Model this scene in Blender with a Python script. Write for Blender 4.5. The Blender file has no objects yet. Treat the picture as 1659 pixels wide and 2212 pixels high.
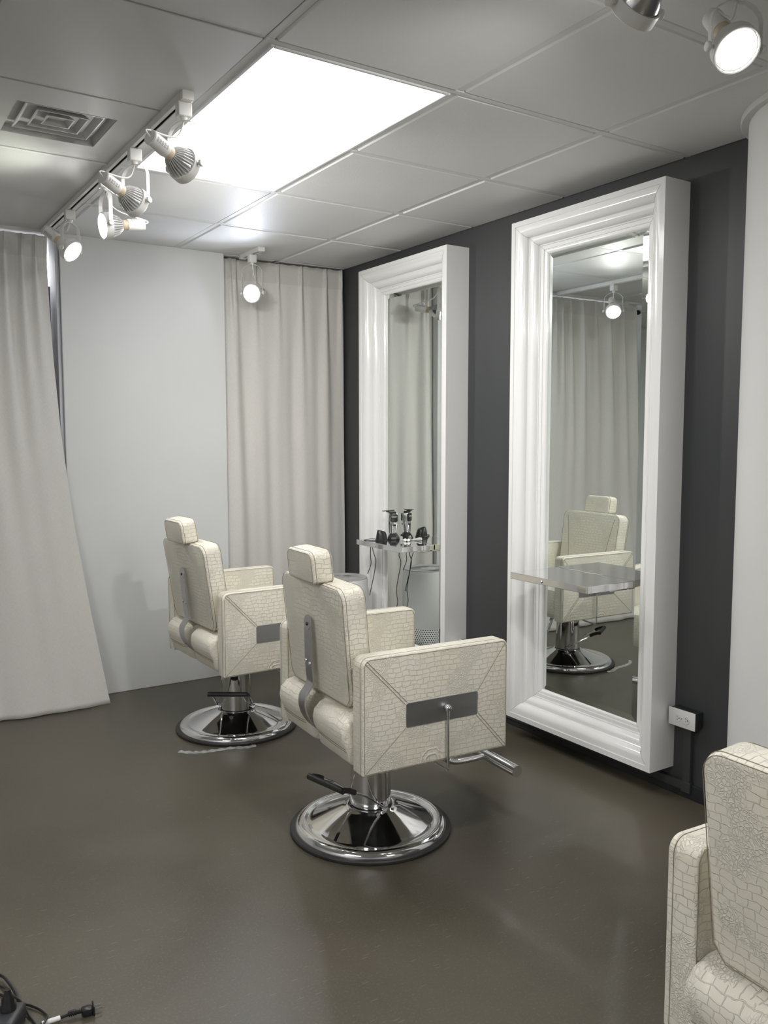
import bpy, bmesh, math, random
from mathutils import Vector, Matrix
from math import pi, sin, cos, exp
random.seed(4)
S = bpy.context.scene
C = S.collection
H = 2.375            # ceiling height
XW = 1.67            # dark wall plane

# ------------------------------------------------------------ camera
yaw, pitch, roll = 0.576337, -0.087259, -0.000726
fwd = Vector((sin(yaw)*cos(pitch), cos(yaw)*cos(pitch), sin(pitch)))
rt = fwd.cross(Vector((0, 0, 1))).normalized(); up = rt.cross(fwd)
r2 = rt*cos(roll)+up*sin(roll); u2 = -rt*sin(roll)+up*cos(roll)
cam = bpy.data.objects.new('camera', bpy.data.cameras.new('camera')); C.objects.link(cam)
M = Matrix((r2, u2, -fwd)).transposed().to_4x4()
M.translation = Vector((-0.99379, -2.06982, 1.35874)); cam.matrix_world = M
cam.data.sensor_fit = 'HORIZONTAL'; cam.data.sensor_width = 36
cam.data.lens = 36*1839.11/1659; cam.data.clip_start = .02
S.camera = cam
# ------------------------------------------------------------ view and world
S.view_settings.view_transform = 'Standard'; S.view_settings.look = 'None'
S.view_settings.exposure = 0.80; S.view_settings.gamma = 1
S.view_settings.use_curve_mapping = False
w = bpy.data.worlds.new('world'); S.world = w; w.use_nodes = True
w.node_tree.nodes['Background'].inputs[0].default_value = (.02, .022, .03, 1)
w.node_tree.nodes['Background'].inputs[1].default_value = 1
PANEL = 3.6      # ceiling panel emission
FILL_PANEL = 12.5     # emission of unseen panels added to light surfaces facing the camera
SPOT = 18        # watts of a lit track lamp
LENS = 30        # glow of a lit lens
# ------------------------------------------------------------ materials
def mat(name, col, rough=.5, metal=0., spec=.5, coat=0., trans=0., emit=None, es=0., alpha=1.):
    m = bpy.data.materials.new(name); m.use_nodes = True
    b = m.node_tree.nodes['Principled BSDF']
    b.inputs['Base Color'].default_value = (*col, 1); b.inputs['Roughness'].default_value = rough
    b.inputs['Metallic'].default_value = metal; b.inputs['Specular IOR Level'].default_value = spec
    b.inputs['Coat Weight'].default_value = coat; b.inputs['Coat Roughness'].default_value = .08
    b.inputs['Transmission Weight'].default_value = trans
    if emit: b.inputs['Emission Color'].default_value = (*emit, 1); b.inputs['Emission Strength'].default_value = es
    return m
class N:
    def __init__(s, m): s.t = m.node_tree; s.n = s.t.nodes; s.b = s.n['Principled BSDF']
    def new(s, typ, **k):
        n = s.n.new(typ)
        for a, v in k.items():
            if a.startswith('i_'): n.inputs[a[2:].replace('_', ' ')].default_value = v
            else: setattr(n, a, v)
        return n
    def l(s, a, b): s.t.links.new(a, b)
    def math(s, op, a, b=0., c=None):
        n = s.n.new('ShaderNodeMath'); n.operation = op
        for i, v in enumerate((a, b, c)):
            if v is None: continue
            if hasattr(v, 'default_value'): s.l(v, n.inputs[i])
            else: n.inputs[i].default_value = v
        return n.outputs[0]
    def ss(s, v, a, b, lo=0., hi=1.):
        n = s.n.new('ShaderNodeMapRange'); n.interpolation_type = 'SMOOTHSTEP'
        s.l(v, n.inputs[0]); n.inputs[1].default_value = a; n.inputs[2].default_value = b
        n.inputs[3].default_value = lo; n.inputs[4].default_value = hi; return n.outputs[0]
    def mix(s, f, a, b):
        n = s.n.new('ShaderNodeMix'); n.data_type = 'RGBA'
        if hasattr(f, 'default_value'): s.l(f, n.inputs[0])
        else: n.inputs[0].default_value = f
        for i, v in ((6, a), (7, b)):
            if hasattr(v, 'default_value'): s.l(v, n.inputs[i])
            else: n.inputs[i].default_value = (*v, 1)
        return n.outputs[2]
    def bump(s, h, st=.3, d=.001):
        n = s.n.new('ShaderNodeBump'); n.inputs['Strength'].default_value = st; n.inputs['Distance'].default_value = d
        s.l(h, n.inputs['Height']); s.l(n.outputs[0], s.b.inputs['Normal']); return n

def noisy(name, c1, c2, scale=3., rough=.5, bump=0., bs=80., dist=.0006, detail=4, **k):
    m = mat(name, c1, rough, **k); g = N(m)
    tc = g.new('ShaderNodeTexCoord'); n = g.new('ShaderNodeTexNoise', i_Scale=scale, i_Detail=detail)
    g.l(tc.outputs['Object'], n.inputs['Vector'])
    g.l(g.mix(g.ss(n.outputs[0], .35, .68), c1, c2), g.b.inputs['Base Color'])
    if bump:
        n2 = g.new('ShaderNodeTexNoise', i_Scale=bs, i_Detail=3.); g.l(tc.outputs['Object'], n2.inputs['Vector'])
        g.bump(n2.outputs[0], bump, dist)
    return m

def croc():
    m = mat('embossed cream leather', (.74, .70, .60), .42); g = N(m)
    uv = g.new('ShaderNodeUVMap'); V = uv.outputs[0]
    nz = g.new('ShaderNodeTexNoise', i_Scale=26., i_Detail=3.); g.l(V, nz.inputs['Vector'])
    mx = g.new('ShaderNodeVectorMath', operation='MULTIPLY_ADD')
    g.l(nz.outputs['Color'], mx.inputs[0]); mx.inputs[1].default_value = (.026, .021, 0); g.l(V, mx.inputs[2])
    W = mx.outputs[0]
    # rows of long belly scales
    br = g.new('ShaderNodeTexBrick', offset=.37, squash=1.25, squash_frequency=3)
    br.inputs['Scale'].default_value = 1.; br.inputs['Mortar Size'].default_value = .00095
    br.inputs['Mortar Smooth'].default_value = .7; br.inputs['Bias'].default_value = 0
    br.inputs['Brick Width'].default_value = .025; br.inputs['Row Height'].default_value = .0158
    g.l(W, br.inputs['Vector'])
    # fine granular scales
    vo = g.new('ShaderNodeTexVoronoi', feature='DISTANCE_TO_EDGE', i_Scale=150.); g.l(W, vo.inputs['Vector'])
    gran = g.ss(vo.outputs['Distance'], .0, .16, 1., 0.)
    # oval rosettes
    v2 = g.new('ShaderNodeTexVoronoi', feature='F1', i_Scale=4.6, i_Randomness=.75)
    g.l(W, v2.inputs['Vector']); D = v2.outputs['Distance']
    ring = g.math('MULTIPLY', g.ss(D, .135, .15), g.ss(D, .155, .17, 1., 0.))
    ring2 = g.math('MULTIPLY', g.ss(D, .19, .205), g.ss(D, .21, .23, 1., 0.))
    inr = g.ss(D, .14, .16, 1., 0.)
    # where belly scales turn into granules
    n3 = g.new('ShaderNodeTexNoise', i_Scale=9., i_Detail=1.); g.l(V, n3.inputs['Vector'])
    sel = g.math('MAXIMUM', g.ss(n3.outputs[0], .41, .50), inr)
    a = g.math('MULTIPLY', br.outputs['Fac'], sel)
    b = g.math('MULTIPLY', g.math('MULTIPLY', gran, .5), g.math('SUBTRACT', 1., sel))
    line = g.math('MAXIMUM', g.math('ADD', a, b), g.math('MAXIMUM', ring, g.math('MULTIPLY', ring2, .6)))
    n4 = g.new('ShaderNodeTexNoise', i_Scale=3.5, i_Detail=3.); g.l(V, n4.inputs['Vector'])
    base = g.mix(g.ss(n4.outputs[0], .35, .7), (.85, .815, .71), (.84, .79, .655))
    g.l(g.mix(g.math('MULTIPLY', line, .38), base, (.93, .91, .84)), g.b.inputs['Base Color'])
    g.bump(line, .9, .0028)
    return m

def concrete():
    m = mat('stained polished concrete', (.06, .055, .047), .3, spec=.5); g = N(m)
    tc = g.new('ShaderNodeTexCoord'); V = tc.outputs['Object']
    n1 = g.new('ShaderNodeTexNoise', i_Scale=1.1, i_Detail=6., i_Roughness=.55, i_Distortion=.6); g.l(V, n1.inputs['Vector'])
    n2 = g.new('ShaderNodeTexNoise', i_Scale=160., i_Detail=4., i_Roughness=.8); g.l(V, n2.inputs['Vector'])
    n3 = g.new('ShaderNodeTexNoise', i_Scale=2.3, i_Detail=3.); g.l(V, n3.inputs['Vector'])
    c = g.mix(g.ss(n1.outputs[0], .3, .7), (.068, .060, .042), (.108, .095, .069))
    c = g.mix(g.math('MULTIPLY', g.ss(n2.outputs[0], .52, .70), .6), c, (.20, .185, .158))
    c = g.mix(g.math('MULTIPLY', g.ss(n3.outputs[0], .58, .7), .35), c, (.095, .070, .055))
    # hairline scratches
    scr = None
    for i, (rot, sc) in enumerate(((.4, 1.), (1.7, 1.3), (2.6, .9))):
        mp = g.new('ShaderNodeMapping'); mp.inputs['Rotation'].default_value = (0, 0, rot)
        mp.inputs['Scale'].default_value = (7*sc, 90*sc, 1); g.l(V, mp.inputs['Vector'])
        v = g.new('ShaderNodeTexVoronoi', feature='F1', i_Scale=1.); g.l(mp.outputs[0], v.inputs['Vector'])
        k = g.ss(v.outputs['Distance'], .05, .09, 1., 0.)
        scr = k if scr is None else g.math('MAXIMUM', scr, k)
    n5 = g.new('ShaderNodeTexNoise', i_Scale=1.7, i_Detail=2.); g.l(V, n5.inputs['Vector'])
    scr = g.math('MULTIPLY', scr, g.ss(n5.outputs[0], .45, .62))
    c = g.mix(g.math('MULTIPLY', scr, .75), c, (.26, .245, .22))
    g.l(c, g.b.inputs['Base Color'])
    g.l(g.math('ADD', g.ss(n1.outputs[0], .3, .75, .27, .40), g.math('MULTIPLY', g.ss(n2.outputs[0], .4, .7), .08)), g.b.inputs['Roughness'])
    g.bump(n2.outputs[0], .12, .0006)
    return m

def linen():
    m = mat('off white linen', (.66, .635, .60), .85, spec=.2); g = N(m)
    uv = g.new('ShaderNodeUVMap'); V = uv.outputs[0]
    h = None
    for sc in ((900, 60, 1), (60, 900, 1)):
        mp = g.new('ShaderNodeMapping'); mp.inputs['Scale'].default_value = sc; g.l(V, mp.inputs['Vector'])
        n = g.new('ShaderNodeTexNoise', i_Scale=1., i_Detail=2.); g.l(mp.outputs[0], n.inputs['Vector'])
        h = n.outputs[0] if h is None else g.math('ADD', h, n.outputs[0])
    g.l(g.mix(g.ss(h, .75, 1.25), (.78, .76, .725), (.88, .865, .83)), g.b.inputs['Base Color'])
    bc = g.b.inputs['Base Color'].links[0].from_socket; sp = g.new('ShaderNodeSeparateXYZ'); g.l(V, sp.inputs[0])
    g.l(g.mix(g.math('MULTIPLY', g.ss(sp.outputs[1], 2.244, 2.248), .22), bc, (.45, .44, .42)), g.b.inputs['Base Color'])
    bp = g.bump(h, .35, .0008)
    tr = g.new('ShaderNodeBsdfTranslucent'); tr.inputs[0].default_value = (.76, .745, .72, 1)
    ms = g.new('ShaderNodeMixShader'); ms.inputs[0].default_value = .22
    out = g.n['Material Output']; g.l(g.b.outputs[0], ms.inputs[1]); g.l(tr.outputs[0], ms.inputs[2]); g.l(ms.outputs[0], out.inputs[0])
    return m

def perforated():
    m = mat('perforated white plastic', (.78, .78, .77), .4); g = N(m)
    tc = g.new('ShaderNodeTexCoord'); sp = g.new('ShaderNodeSeparateXYZ'); g.l(tc.outputs['Object'], sp.inputs[0])
    ang = g.math('ARCTAN2', sp.outputs[1], sp.outputs[0])
    u = g.math('MULTIPLY', ang, .149/.0135); v = g.math('MULTIPLY', sp.outputs[2], 1/.0115)
    row = g.math('FLOOR', v); off = g.math('MULTIPLY', g.math('MODULO', row, 2.), .5)
    fu = g.math('SUBTRACT', g.math('FRACT', g.math('ADD', g.math('ADD', u, off), 100.)), .5); fv = g.math('SUBTRACT', g.math('FRACT', v), .5)
    d = g.math('SQRT', g.math('ADD', g.math('MULTIPLY', fu, fu), g.math('MULTIPLY', fv, fv)))
    dot = g.ss(d, .25, .32, 1., 0.)
    g.l(g.mix(dot, (.78, .78, .77), (.02, .02, .02)), g.b.inputs['Base Color'])
    return m

def brushed():
    m = mat('brushed steel', (.50, .50, .51), .36, 1.); g = N(m)
    tc = g.new('ShaderNodeTexCoord'); mp = g.new('ShaderNodeMapping'); mp.inputs['Scale'].default_value = (3, 3, 40)
    g.l(tc.outputs['Object'], mp.inputs['Vector']); n = g.new('ShaderNodeTexNoise', i_Scale=1., i_Detail=3.); g.l(mp.outputs[0], n.inputs['Vector'])
    g.l(g.ss(n.outputs[0], .3, .7, .34, .42), g.b.inputs['Roughness']); return m
def chrome():
    m = mat('chrome', (.78, .78, .79), .07, 1.); g = N(m)
    tc = g.new('ShaderNodeTexCoord'); n = g.new('ShaderNodeTexNoise', i_Scale=14., i_Detail=4.); g.l(tc.outputs['Object'], n.inputs['Vector'])
    g.l(g.ss(n.outputs[0], .4, .75, .05, .13), g.b.inputs['Roughness']); return m

LEA = croc(); FLOOR = concrete(); LIN = linen(); PERF = perforated(); STEEL = brushed(); CHR = chrome()
STITCH = mat('dark stitching thread', (.27, .235, .175), .8)
WHITE = noisy('white painted wall', (.69, .70, .695), (.72, .73, .725), 1.5, .55, .15, 220, .0004)
WHITE2 = noisy('white painted column', (.80, .80, .785), (.83, .83, .815), 1.5, .5, .12, 220, .0004)
DARK = noisy('charcoal painted wall', (.043, .046, .048), (.049, .052, .053), 1.2, .45, .12, 240, .0004)
DARKTRIM = noisy('charcoal gloss trim', (.022, .024, .027), (.030, .032, .035), 3, .35)
TILE = noisy('painted ceiling tile', (.72, .72, .71), (.745, .745, .735), 2.2, .55, .5, 190, .0012, spec=.35)
FLATC = noisy('satin ceiling panel', (.60, .595, .58), (.63, .625, .61), 1.6, .42, .08, 90, .0006, spec=.3)
GRID = noisy('ceiling grid paint', (.66, .66, .65), (.70, .70, .69), 6, .5, spec=.3)
GLOSS = noisy('white gloss lacquer', (.80, .80, .79), (.82, .82, .81), 1.0, .16, coat=.5)
MIRR = mat('mirror glass', (.86, .90, .87), .004, 1.)
PLAST = noisy('white plastic', (.74, .735, .72), (.78, .775, .76), 8, .35)
LAMPW = noisy('white lamp enamel', (.70, .69, .665), (.74, .73, .70), 10, .33)
LABEL = mat('grey printing', (.30, .30, .30), .6)
FIN = noisy('lamp fins', (.58, .58, .57), (.64, .64, .63), 20, .3, metal=.2)
AMBER = noisy('amber lamp collar', (.50, .40, .28), (.62, .52, .38), 30, .4)
BLACK = noisy('black plastic', (.012, .012, .013), (.018, .018, .019), 20, .3)
RUBBER = noisy('black rubber', (.018, .018, .018), (.026, .025, .024), 12, .5)
DGREY = noisy('dark grey plastic', (.045, .047, .050), (.055, .057, .06), 9, .4)
GREYP = noisy('grey plastic', (.36, .36, .36), (.40, .40, .40), 9, .38)
PURW = noisy('appliance white', (.76, .76, .755), (.79, .79, .785), 4, .38)
VENTM = noisy('vent enamel', (.50, .50, .49), (.55, .55, .54), 8, .35)
DUCT = mat('dark duct', (.02, .02, .02), .8)
SILV = noisy('polished silver plastic', (.55, .55, .55), (.62, .62, .62), 20, .18, metal=.85)
PAPER = noisy('white tube', (.80, .79, .77), (.86, .85, .83), 30, .5)
TAPE = noisy('cloudy tape', (.34, .34, .33), (.46, .46, .45), 40, .25)
ALU = noisy('anodised aluminium', (.50, .50, .53), (.56, .56, .59), 5, .5)
PANELM = mat('lit panel diffuser', (.9, .9, .9), .5, emit=(1., .985, 1.), es=PANEL)
FILL_PANELM = mat('added fill panel diffuser', (.9, .9, .9), .5, emit=(1., .985, .98), es=FILL_PANEL)  # diffuser of the unseen panels added for fill light
LENSM = mat('glowing lamp lens', (.9, .9, .9), .3, emit=(1., 1., .97), es=LENS)
LENSC = mat('glowing cool lamp lens', (.9, .9, .9), .3, emit=(.86, .90, 1.), es=LENS)
LENSOFF = mat('lamp lens', (.7, .7, .7), .15, emit=(1., 1., .97), es=LENS*.6)
SKYP = mat('lit sign outside', (.9, .9, .9), .5, emit=(.95, .97, 1.), es=3.)
NIGHT = noisy('dark brick outside', (.05, .05, .065), (.08, .08, .10), 5, .8)
GLASS = mat('window glass', (1, 1, 1), .0, trans=1.)

# ------------------------------------------------------------ mesh helpers
def boxuv(bm):
    uv = bm.loops.layers.uv.verify()
    for f in bm.faces:
        n = f.normal; a = max(range(3), key=lambda i: abs(n[i])+(0.001 if i < 2 else 0))
        for l in f.loops:
            p = l.vert.co
            l[uv].uv = (p.y, p.z) if a == 0 else ((p.x, p.z+.137) if a == 1 else (p.x, p.y+.31))
def link(name, bm, m, parent=None, smooth=True, uv=False, mats=None, angle=35):
    bmesh.ops.recalc_face_normals(bm, faces=bm.faces[:]) if not uv == 'keep' else None
    bm.normal_update()
    if uv is True: boxuv(bm)
    me = bpy.data.meshes.new(name); bm.to_mesh(me); bm.free()
    for x in (mats or [m]): me.materials.append(x)
    if smooth:
        for p in me.polygons: p.use_smooth = True
        try: me.set_sharp_from_angle(angle=math.radians(angle))
        except Exception: pass
    o = bpy.data.objects.new(name, me); C.objects.link(o)
    if parent is not None: o.parent = parent
    return o
def B(): return bmesh.new()
def box(bm, c, s, bev=0, seg=2, M=None):
    t = bmesh.new(); bmesh.ops.create_cube(t, size=1)
    for v in t.verts: v.co = Vector((v.co.x*s[0], v.co.y*s[1], v.co.z*s[2]))
    if bev: bmesh.ops.bevel(t, geom=t.edges[:], offset=bev, segments=seg, profile=.5, affect='EDGES')
    for v in t.verts: v.co += Vector(c)
    if M is not None: bmesh.ops.transform(t, matrix=M, verts=t.verts)
    merge(bm, t); return bm
def merge(bm, t):
    me = bpy.data.meshes.new('tmp'); t.to_mesh(me); t.free(); bm.from_mesh(me); bpy.data.meshes.remove(me)
def tube(bm, pts, r, n=10, cap=True, rfun=None):
    pts = [Vector(p) for p in pts]; rings = []; L = len(pts)
    prev = None
    for i, p in enumerate(pts):
        t = ((pts[min(i+1, L-1)]-p).normalized() + (p-pts[max(i-1, 0)]).normalized())
        t = t.normalized() if t.length > 1e-6 else Vector((0, 0, 1))
        if prev is None:
            a = Vector((0, 0, 1)) if abs(t.z) < .9 else Vector((1, 0, 0)); x = t.cross(a).normalized()
        else: x = (prev - t*prev.dot(t)).normalized()
        prev = x; y = t.cross(x); rr = rfun(i/(L-1)) if rfun else r
        rings.append([bm.verts.new(p+(x*cos(2*pi*k/n)+y*sin(2*pi*k/n))*rr) for k in range(n)])
    for a, b in zip(rings, rings[1:]):
        for k in range(n): bm.faces.new((a[k], a[(k+1) % n], b[(k+1) % n], b[k]))
    if cap: bm.faces.new(rings[0][::-1]); bm.faces.new(rings[-1])
    return bm
def smoothpts(pts, n=6):
    P = [Vector(p) for p in pts]; out = []
    for i in range(len(P)-1):
        a = P[max(i-1, 0)]; b = P[i]; c = P[i+1]; d = P[min(i+2, len(P)-1)]
        for k in range(n):
            t = k/n
            out.append(.5*((2*b)+(c-a)*t+(2*a-5*b+4*c-d)*t*t+(3*b-a-3*c+d)*t**3))
    out.append(P[-1]); return out
def lathe(bm, prof, n=48, M=None, a0=0):
    t = bmesh.new(); rings = []
    for r, z in prof:
        if r < 1e-6: rings.append([t.verts.new((0, 0, z))]*n)
        else: rings.append([t.verts.new((r*cos(2*pi*k/n+a0), r*sin(2*pi*k/n+a0), z)) for k in range(n)])
    for a, b in zip(rings, rings[1:]):
        for k in range(n):
            q = [a[k], a[(k+1) % n], b[(k+1) % n], b[k]]; u = []
            for v in q:
                if v not in u: u.append(v)
            if len(u) > 2: t.faces.new(u)
    if M is not None: bmesh.ops.transform(t, matrix=M, verts=t.verts)
    merge(bm, t); return bm
def slab(bm, outline, d0, d1, ax='y', bev=.01, seg=3, M=None, maxang=25):
    """outline (a,b) extruded along ax from d0 to d1, all rims bevelled; ax y: (x,z); ax x: (y,z)"""
    t = bmesh.new()
    def P(a, b, d): return (a, d, b) if ax == 'y' else ((d, a, b) if ax == 'x' else (a, b, d))
    A = [t.verts.new(P(a, b, d0)) for a, b in outline]; D = [t.verts.new(P(a, b, d1)) for a, b in outline]
    n = len(A); t.faces.new(A); t.faces.new(D[::-1])
    for i in range(n): t.faces.new((A[i], A[(i+1) % n], D[(i+1) % n], D[i]))
    bmesh.ops.recalc_face_normals(t, faces=t.faces[:]); t.normal_update()
    if bev:
        e = [x for x in t.edges if x.calc_face_angle(0) > math.radians(maxang)]
        bmesh.ops.bevel(t, geom=e, offset=bev, segments=seg, profile=.5, affect='EDGES', clamp_overlap=True)
    if M is not None: bmesh.ops.transform(t, matrix=M, verts=t.verts)
    merge(bm, t); return bm
def rrect(x0, x1, z0, z1, r=(.03, .03, .03, .03), n=6):
    """corner radii: bottom-left, bottom-right, top-right, top-left"""
    o = []
    for (cx, cz, a0, rr) in ((x0, z0, pi, r[0]), (x1, z0, 1.5*pi, r[1]), (x1, z1, 0, r[2]), (x0, z1, .5*pi, r[3])):
        if rr <= 0: o.append((cx, cz)); continue
        kx = cx+rr*(1 if cx == x0 else -1); kz = cz+rr*(1 if cz == z0 else -1)
        for i in range(n+1): a = a0+.5*pi*i/n; o.append((kx+rr*cos(a), kz+rr*sin(a)))
    return o
def empty(name, label, cat, loc=(0, 0, 0), rz=0, group=None):
    o = bpy.data.objects.new(name, None); C.objects.link(o); o.empty_display_size = .1
    o.location = loc; o.rotation_euler = (0, 0, rz); o['label'] = label; o['category'] = cat
    if group: o['group'] = group
    return o
def tag(o, label, cat, group=None):
    o['label'] = label; o['category'] = cat
    if group: o['group'] = group
    return o
def struct(o): o['kind'] = 'structure'; return o
def frameM(d, upv=(0, 0, 1)):
    """matrix whose +z looks along d"""
    z = Vector(d).normalized(); x = Vector(upv).cross(z)
    x = x.normalized() if x.length > 1e-4 else Vector((1, 0, 0)); y = z.cross(x)
    return Matrix((x, y, z)).transposed().to_4x4()

# ------------------------------------------------------------ room shell
X0, Y0 = -3.2, -5.2
b = B(); box(b, ((X0+2.2)/2, (Y0+3.2)/2, -.05), (2.2-X0, 3.2-Y0, .1)); struct(link('floor', b, FLOOR, smooth=False))
b = B(); box(b, (XW+.1, (Y0+3.0)/2, 1.3), (.2, 3.0-Y0, 2.6)); struct(link('wall_right', b, DARK, smooth=False))
b = B(); box(b, (X0-.1, (Y0+3.2)/2, 1.3), (.2, 3.2-Y0, 2.6)); struct(link('wall_left', b, WHITE, smooth=False))
b = B(); box(b, ((X0+2)/2, Y0-.1, 1.3), (2.2-X0, .2, 2.6)); struct(link('wall_front', b, WHITE, smooth=False))
# white pier of the back wall between the two windows
b = B(); box(b, (.449, 2.52, H/2+.05), (.872, .16, H+.1), .003, 1); struct(link('wall_back', b, WHITE, smooth=False))
b = B(); box(b, (1.22, 2.66, 1.25), (1.0, .12, 2.5)); struct(link('wall_back_right', b, WHITE, smooth=False))
b = B(); box(b, (-2.10, 2.60, 1.25), (2.20, .32, 2.5)); struct(link('wall_back_left', b, WHITE, smooth=False))
b = B(); box(b, (XW-.006, (Y0+2.44)/2, .028), (.012, 2.44-Y0, .056), .003, 2); struct(link('baseboard_right', b, DARKTRIM, smooth=False))

# column standing half into the dark wall
b = B(); lathe(b, [(.383, 0), (.383, H+.02)], 96, Matrix.Translation((1.75, -.65, 0)))
struct(link('wall_column', b, WHITE2))
b = B(); lathe(b, [(.384, H-.022), (.405, H-.022), (.408, H-.018), (.408, H+.01)], 96, Matrix.Translation((1.75, -.65, 0)))
struct(link('trim_1', b, GRID))

# window behind the left curtain
wn = struct(bpy.data.objects.new('window_1', None)); C.objects.link(wn); wn.location = (-.49, 2.60, 0)
b = B()
for x in (-.48, .506): box(b, (x, 0, 1.19), (.03, .05, 2.38), .003)
box(b, (0, 0, .04), (.9, .06, .08), .003); box(b, (0, 0, 2.03), (.9, .05, .03), .003)
for z in (1.62, 1.98, 1.88): box(b, (0, .03, z), (.9, .02, .008))
link('window_frame', b, ALU, wn)
b = B(); box(b, (0, .012, 1.2), (.9, .006, 2.3)); link('pane', b, GLASS, wn)
b = B(); box(b, (-.49, 3.1, 2.42), (1.8, .05, .40)); tag(link('light_box', b, SKYP), 'glowing white light box outside the window, seen past the left curtain edge', 'sign')
b = B(); box(b, (-.49, 3.15, 1.0), (2.6, .06, 2.2)); struct(link('wall_outside', b, NIGHT))
b = B(); box(b, (.006, 2.53, 1.2), (.014, .14, 2.38), .002); box(b, (-.003, 2.455, 1.2), (.010, .022, 2.38), .002); struct(link('trim_2', b, ALU))

# ------------------------------------------------------------ ceiling
g = .61
ZT = H-.006          # tile face sits a little below the grid
b = B()
box(b, ((X0+2.2)/2, (Y0+3.2)/2, H+.06), (2.2-X0, 3.2-Y0, .08))
struct(link('ceiling', b, GRID, smooth=False))
def tilebox(bm, x0, x1, y0, y1, z=ZT, bev=.006):
    box(bm, ((x0+x1)/2, (y0+y1)/2, (z+H+.024)/2), (x1-x0, y1-y0, H+.024-z), bev, 1)
panels = [(0, 0), (0, -7)]     # (column, row) origins of the 2x4 ft lit panels
b = B(); k = .013
cols = [(i*g, (i+1)*g) for i in range(0, 2)]+[(2*g, XW)]
for ci, (x0, x1) in enumerate(cols):
    for r in range(-8, 4):
        if any(ci == pc and r in (pr, pr+1) for pc, pr in panels): continue
        xe = x1-k if ci < 2 else x1-.002
        tilebox(b, x0+k, xe, r*g+k, (r+1)*g-k, ZT+random.uniform(-.001, .001))
    tilebox(b, x0+k, (x1-k if ci < 2 else x1), 4*g+k, 2.66)
struct(link('ceiling_tiles', b, TILE, smooth=False))
b = B()
for i in range(0, 3):
    for r in range(-9, 5): box(b, (i*g, (r+.5)*g, H+.004), (.024, g-.024, .012), .0015, 1)
for j in range(-8, 5): 
    for i in range(0, 3):
        if (i, j) in ((0, 1), (0, -6)): continue
        x0 = i*g-.012; x1 = (i+1)*g-.012 if i < 2 else XW
        box(b, ((x0+x1)/2, j*g, H+.003), (x1-x0, .024, .014), .0015, 1)
struct(link('ceiling_grid', b, GRID, smooth=False))
# satin panels left of the track, one holds the diffuser
VC = (-.32, .91)
b = B()
for i in range(-6, 0):
    for r in range(-9, 5):
        x0, x1, y0, y1 = i*g+.002, (i+1)*g-(.002 if i < -1 else .014), r*g+.002, (r+1)*g-.002
        if r == 4: y1 = 2.66
        if i == -1 and r == 1:
            h = .150
            z0 = H-.004
            for (a0, a1, c0, c1) in ((x0, VC[0]-h, y0, y1), (VC[0]+h, x1, y0, y1), (VC[0]-h, VC[0]+h, y0, VC[1]-h), (VC[0]-h, VC[0]+h, VC[1]+h, y1)):
                box(b, ((a0+a1)/2, (c0+c1)/2, H+.001), (a1-a0, c1-c0, .012))
            continue
        box(b, ((x0+x1)/2, (y0+y1)/2, H+.006), (x1-x0, y1-y0, .014+.004*((i+r) % 2)), .001, 1)
struct(link('ceiling_panels', b, FLATC, smooth=False))
b = B(); box(b, (-1.6, 2*g, H-.003), (3.18, .020, .010), .002, 1); box(b, (-1.6, 2*g+.018, H-.001), (3.18, .008, .006), .001, 1); 
box(b, (-1.6, 2.445, H-.006), (3.18, .03, .016), .002, 1)
struct(link('trim_3', b, GRID, smooth=False))

def lit_panel(pc, pr, label, m):
    x0, x1, y0, y1 = pc*g, (pc+1)*g, pr*g, (pr+2)*g
    t = empty('ceiling_light_panel', label, 'ceiling light', ((x0+x1)/2, (y0+y1)/2, H), 0)
    b = B(); w, l = x1-x0-.026, y1-y0-.026
    for sx in (-1, 1): box(b, (sx*(w/2-.006), 0, -.002), (.012, l, .012), .002, 1)
    for sy in (-1, 1): box(b, (0, sy*(l/2-.006), -.002), (w-.024, .012, .012), .002, 1)
    link('frame', b, GRID, t, smooth=False)
    b = B(); box(b, (0, 0, .003), (w-.022, l-.022, .006)); link('diffuser', b, m, t, smooth=False)
lit_panel(0, 0, 'bright rectangular lit panel in the ceiling grid beside the track', PANELM)
lit_panel(0, -7, 'unseen rectangular lit panel added behind the viewer as fill light', FILL_PANELM)  # out of view, added to brighten what faces the camera
# unseen panel, added as fill light for the chair sides
# (left part of the salon)
t = empty('ceiling_light_panel', 'unseen rectangular lit panel added over the left part of the salon as fill light', 'ceiling light', (-1.83-.3, -1.22, H), 0)
b = B()
for sx in (-1, 1): box(b, (sx*.30, 0, -.004), (.012, 1.2, .012), .002, 1)
for sy in (-1, 1): box(b, (0, sy*.60, -.004), (.6, .012, .012), .002, 1)
link('frame', b, GRID, t, smooth=False)
b = B(); box(b, (0, 0, -.005), (.58, 1.18, .006)); link('diffuser', b, FILL_PANELM, t, smooth=False)

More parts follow.
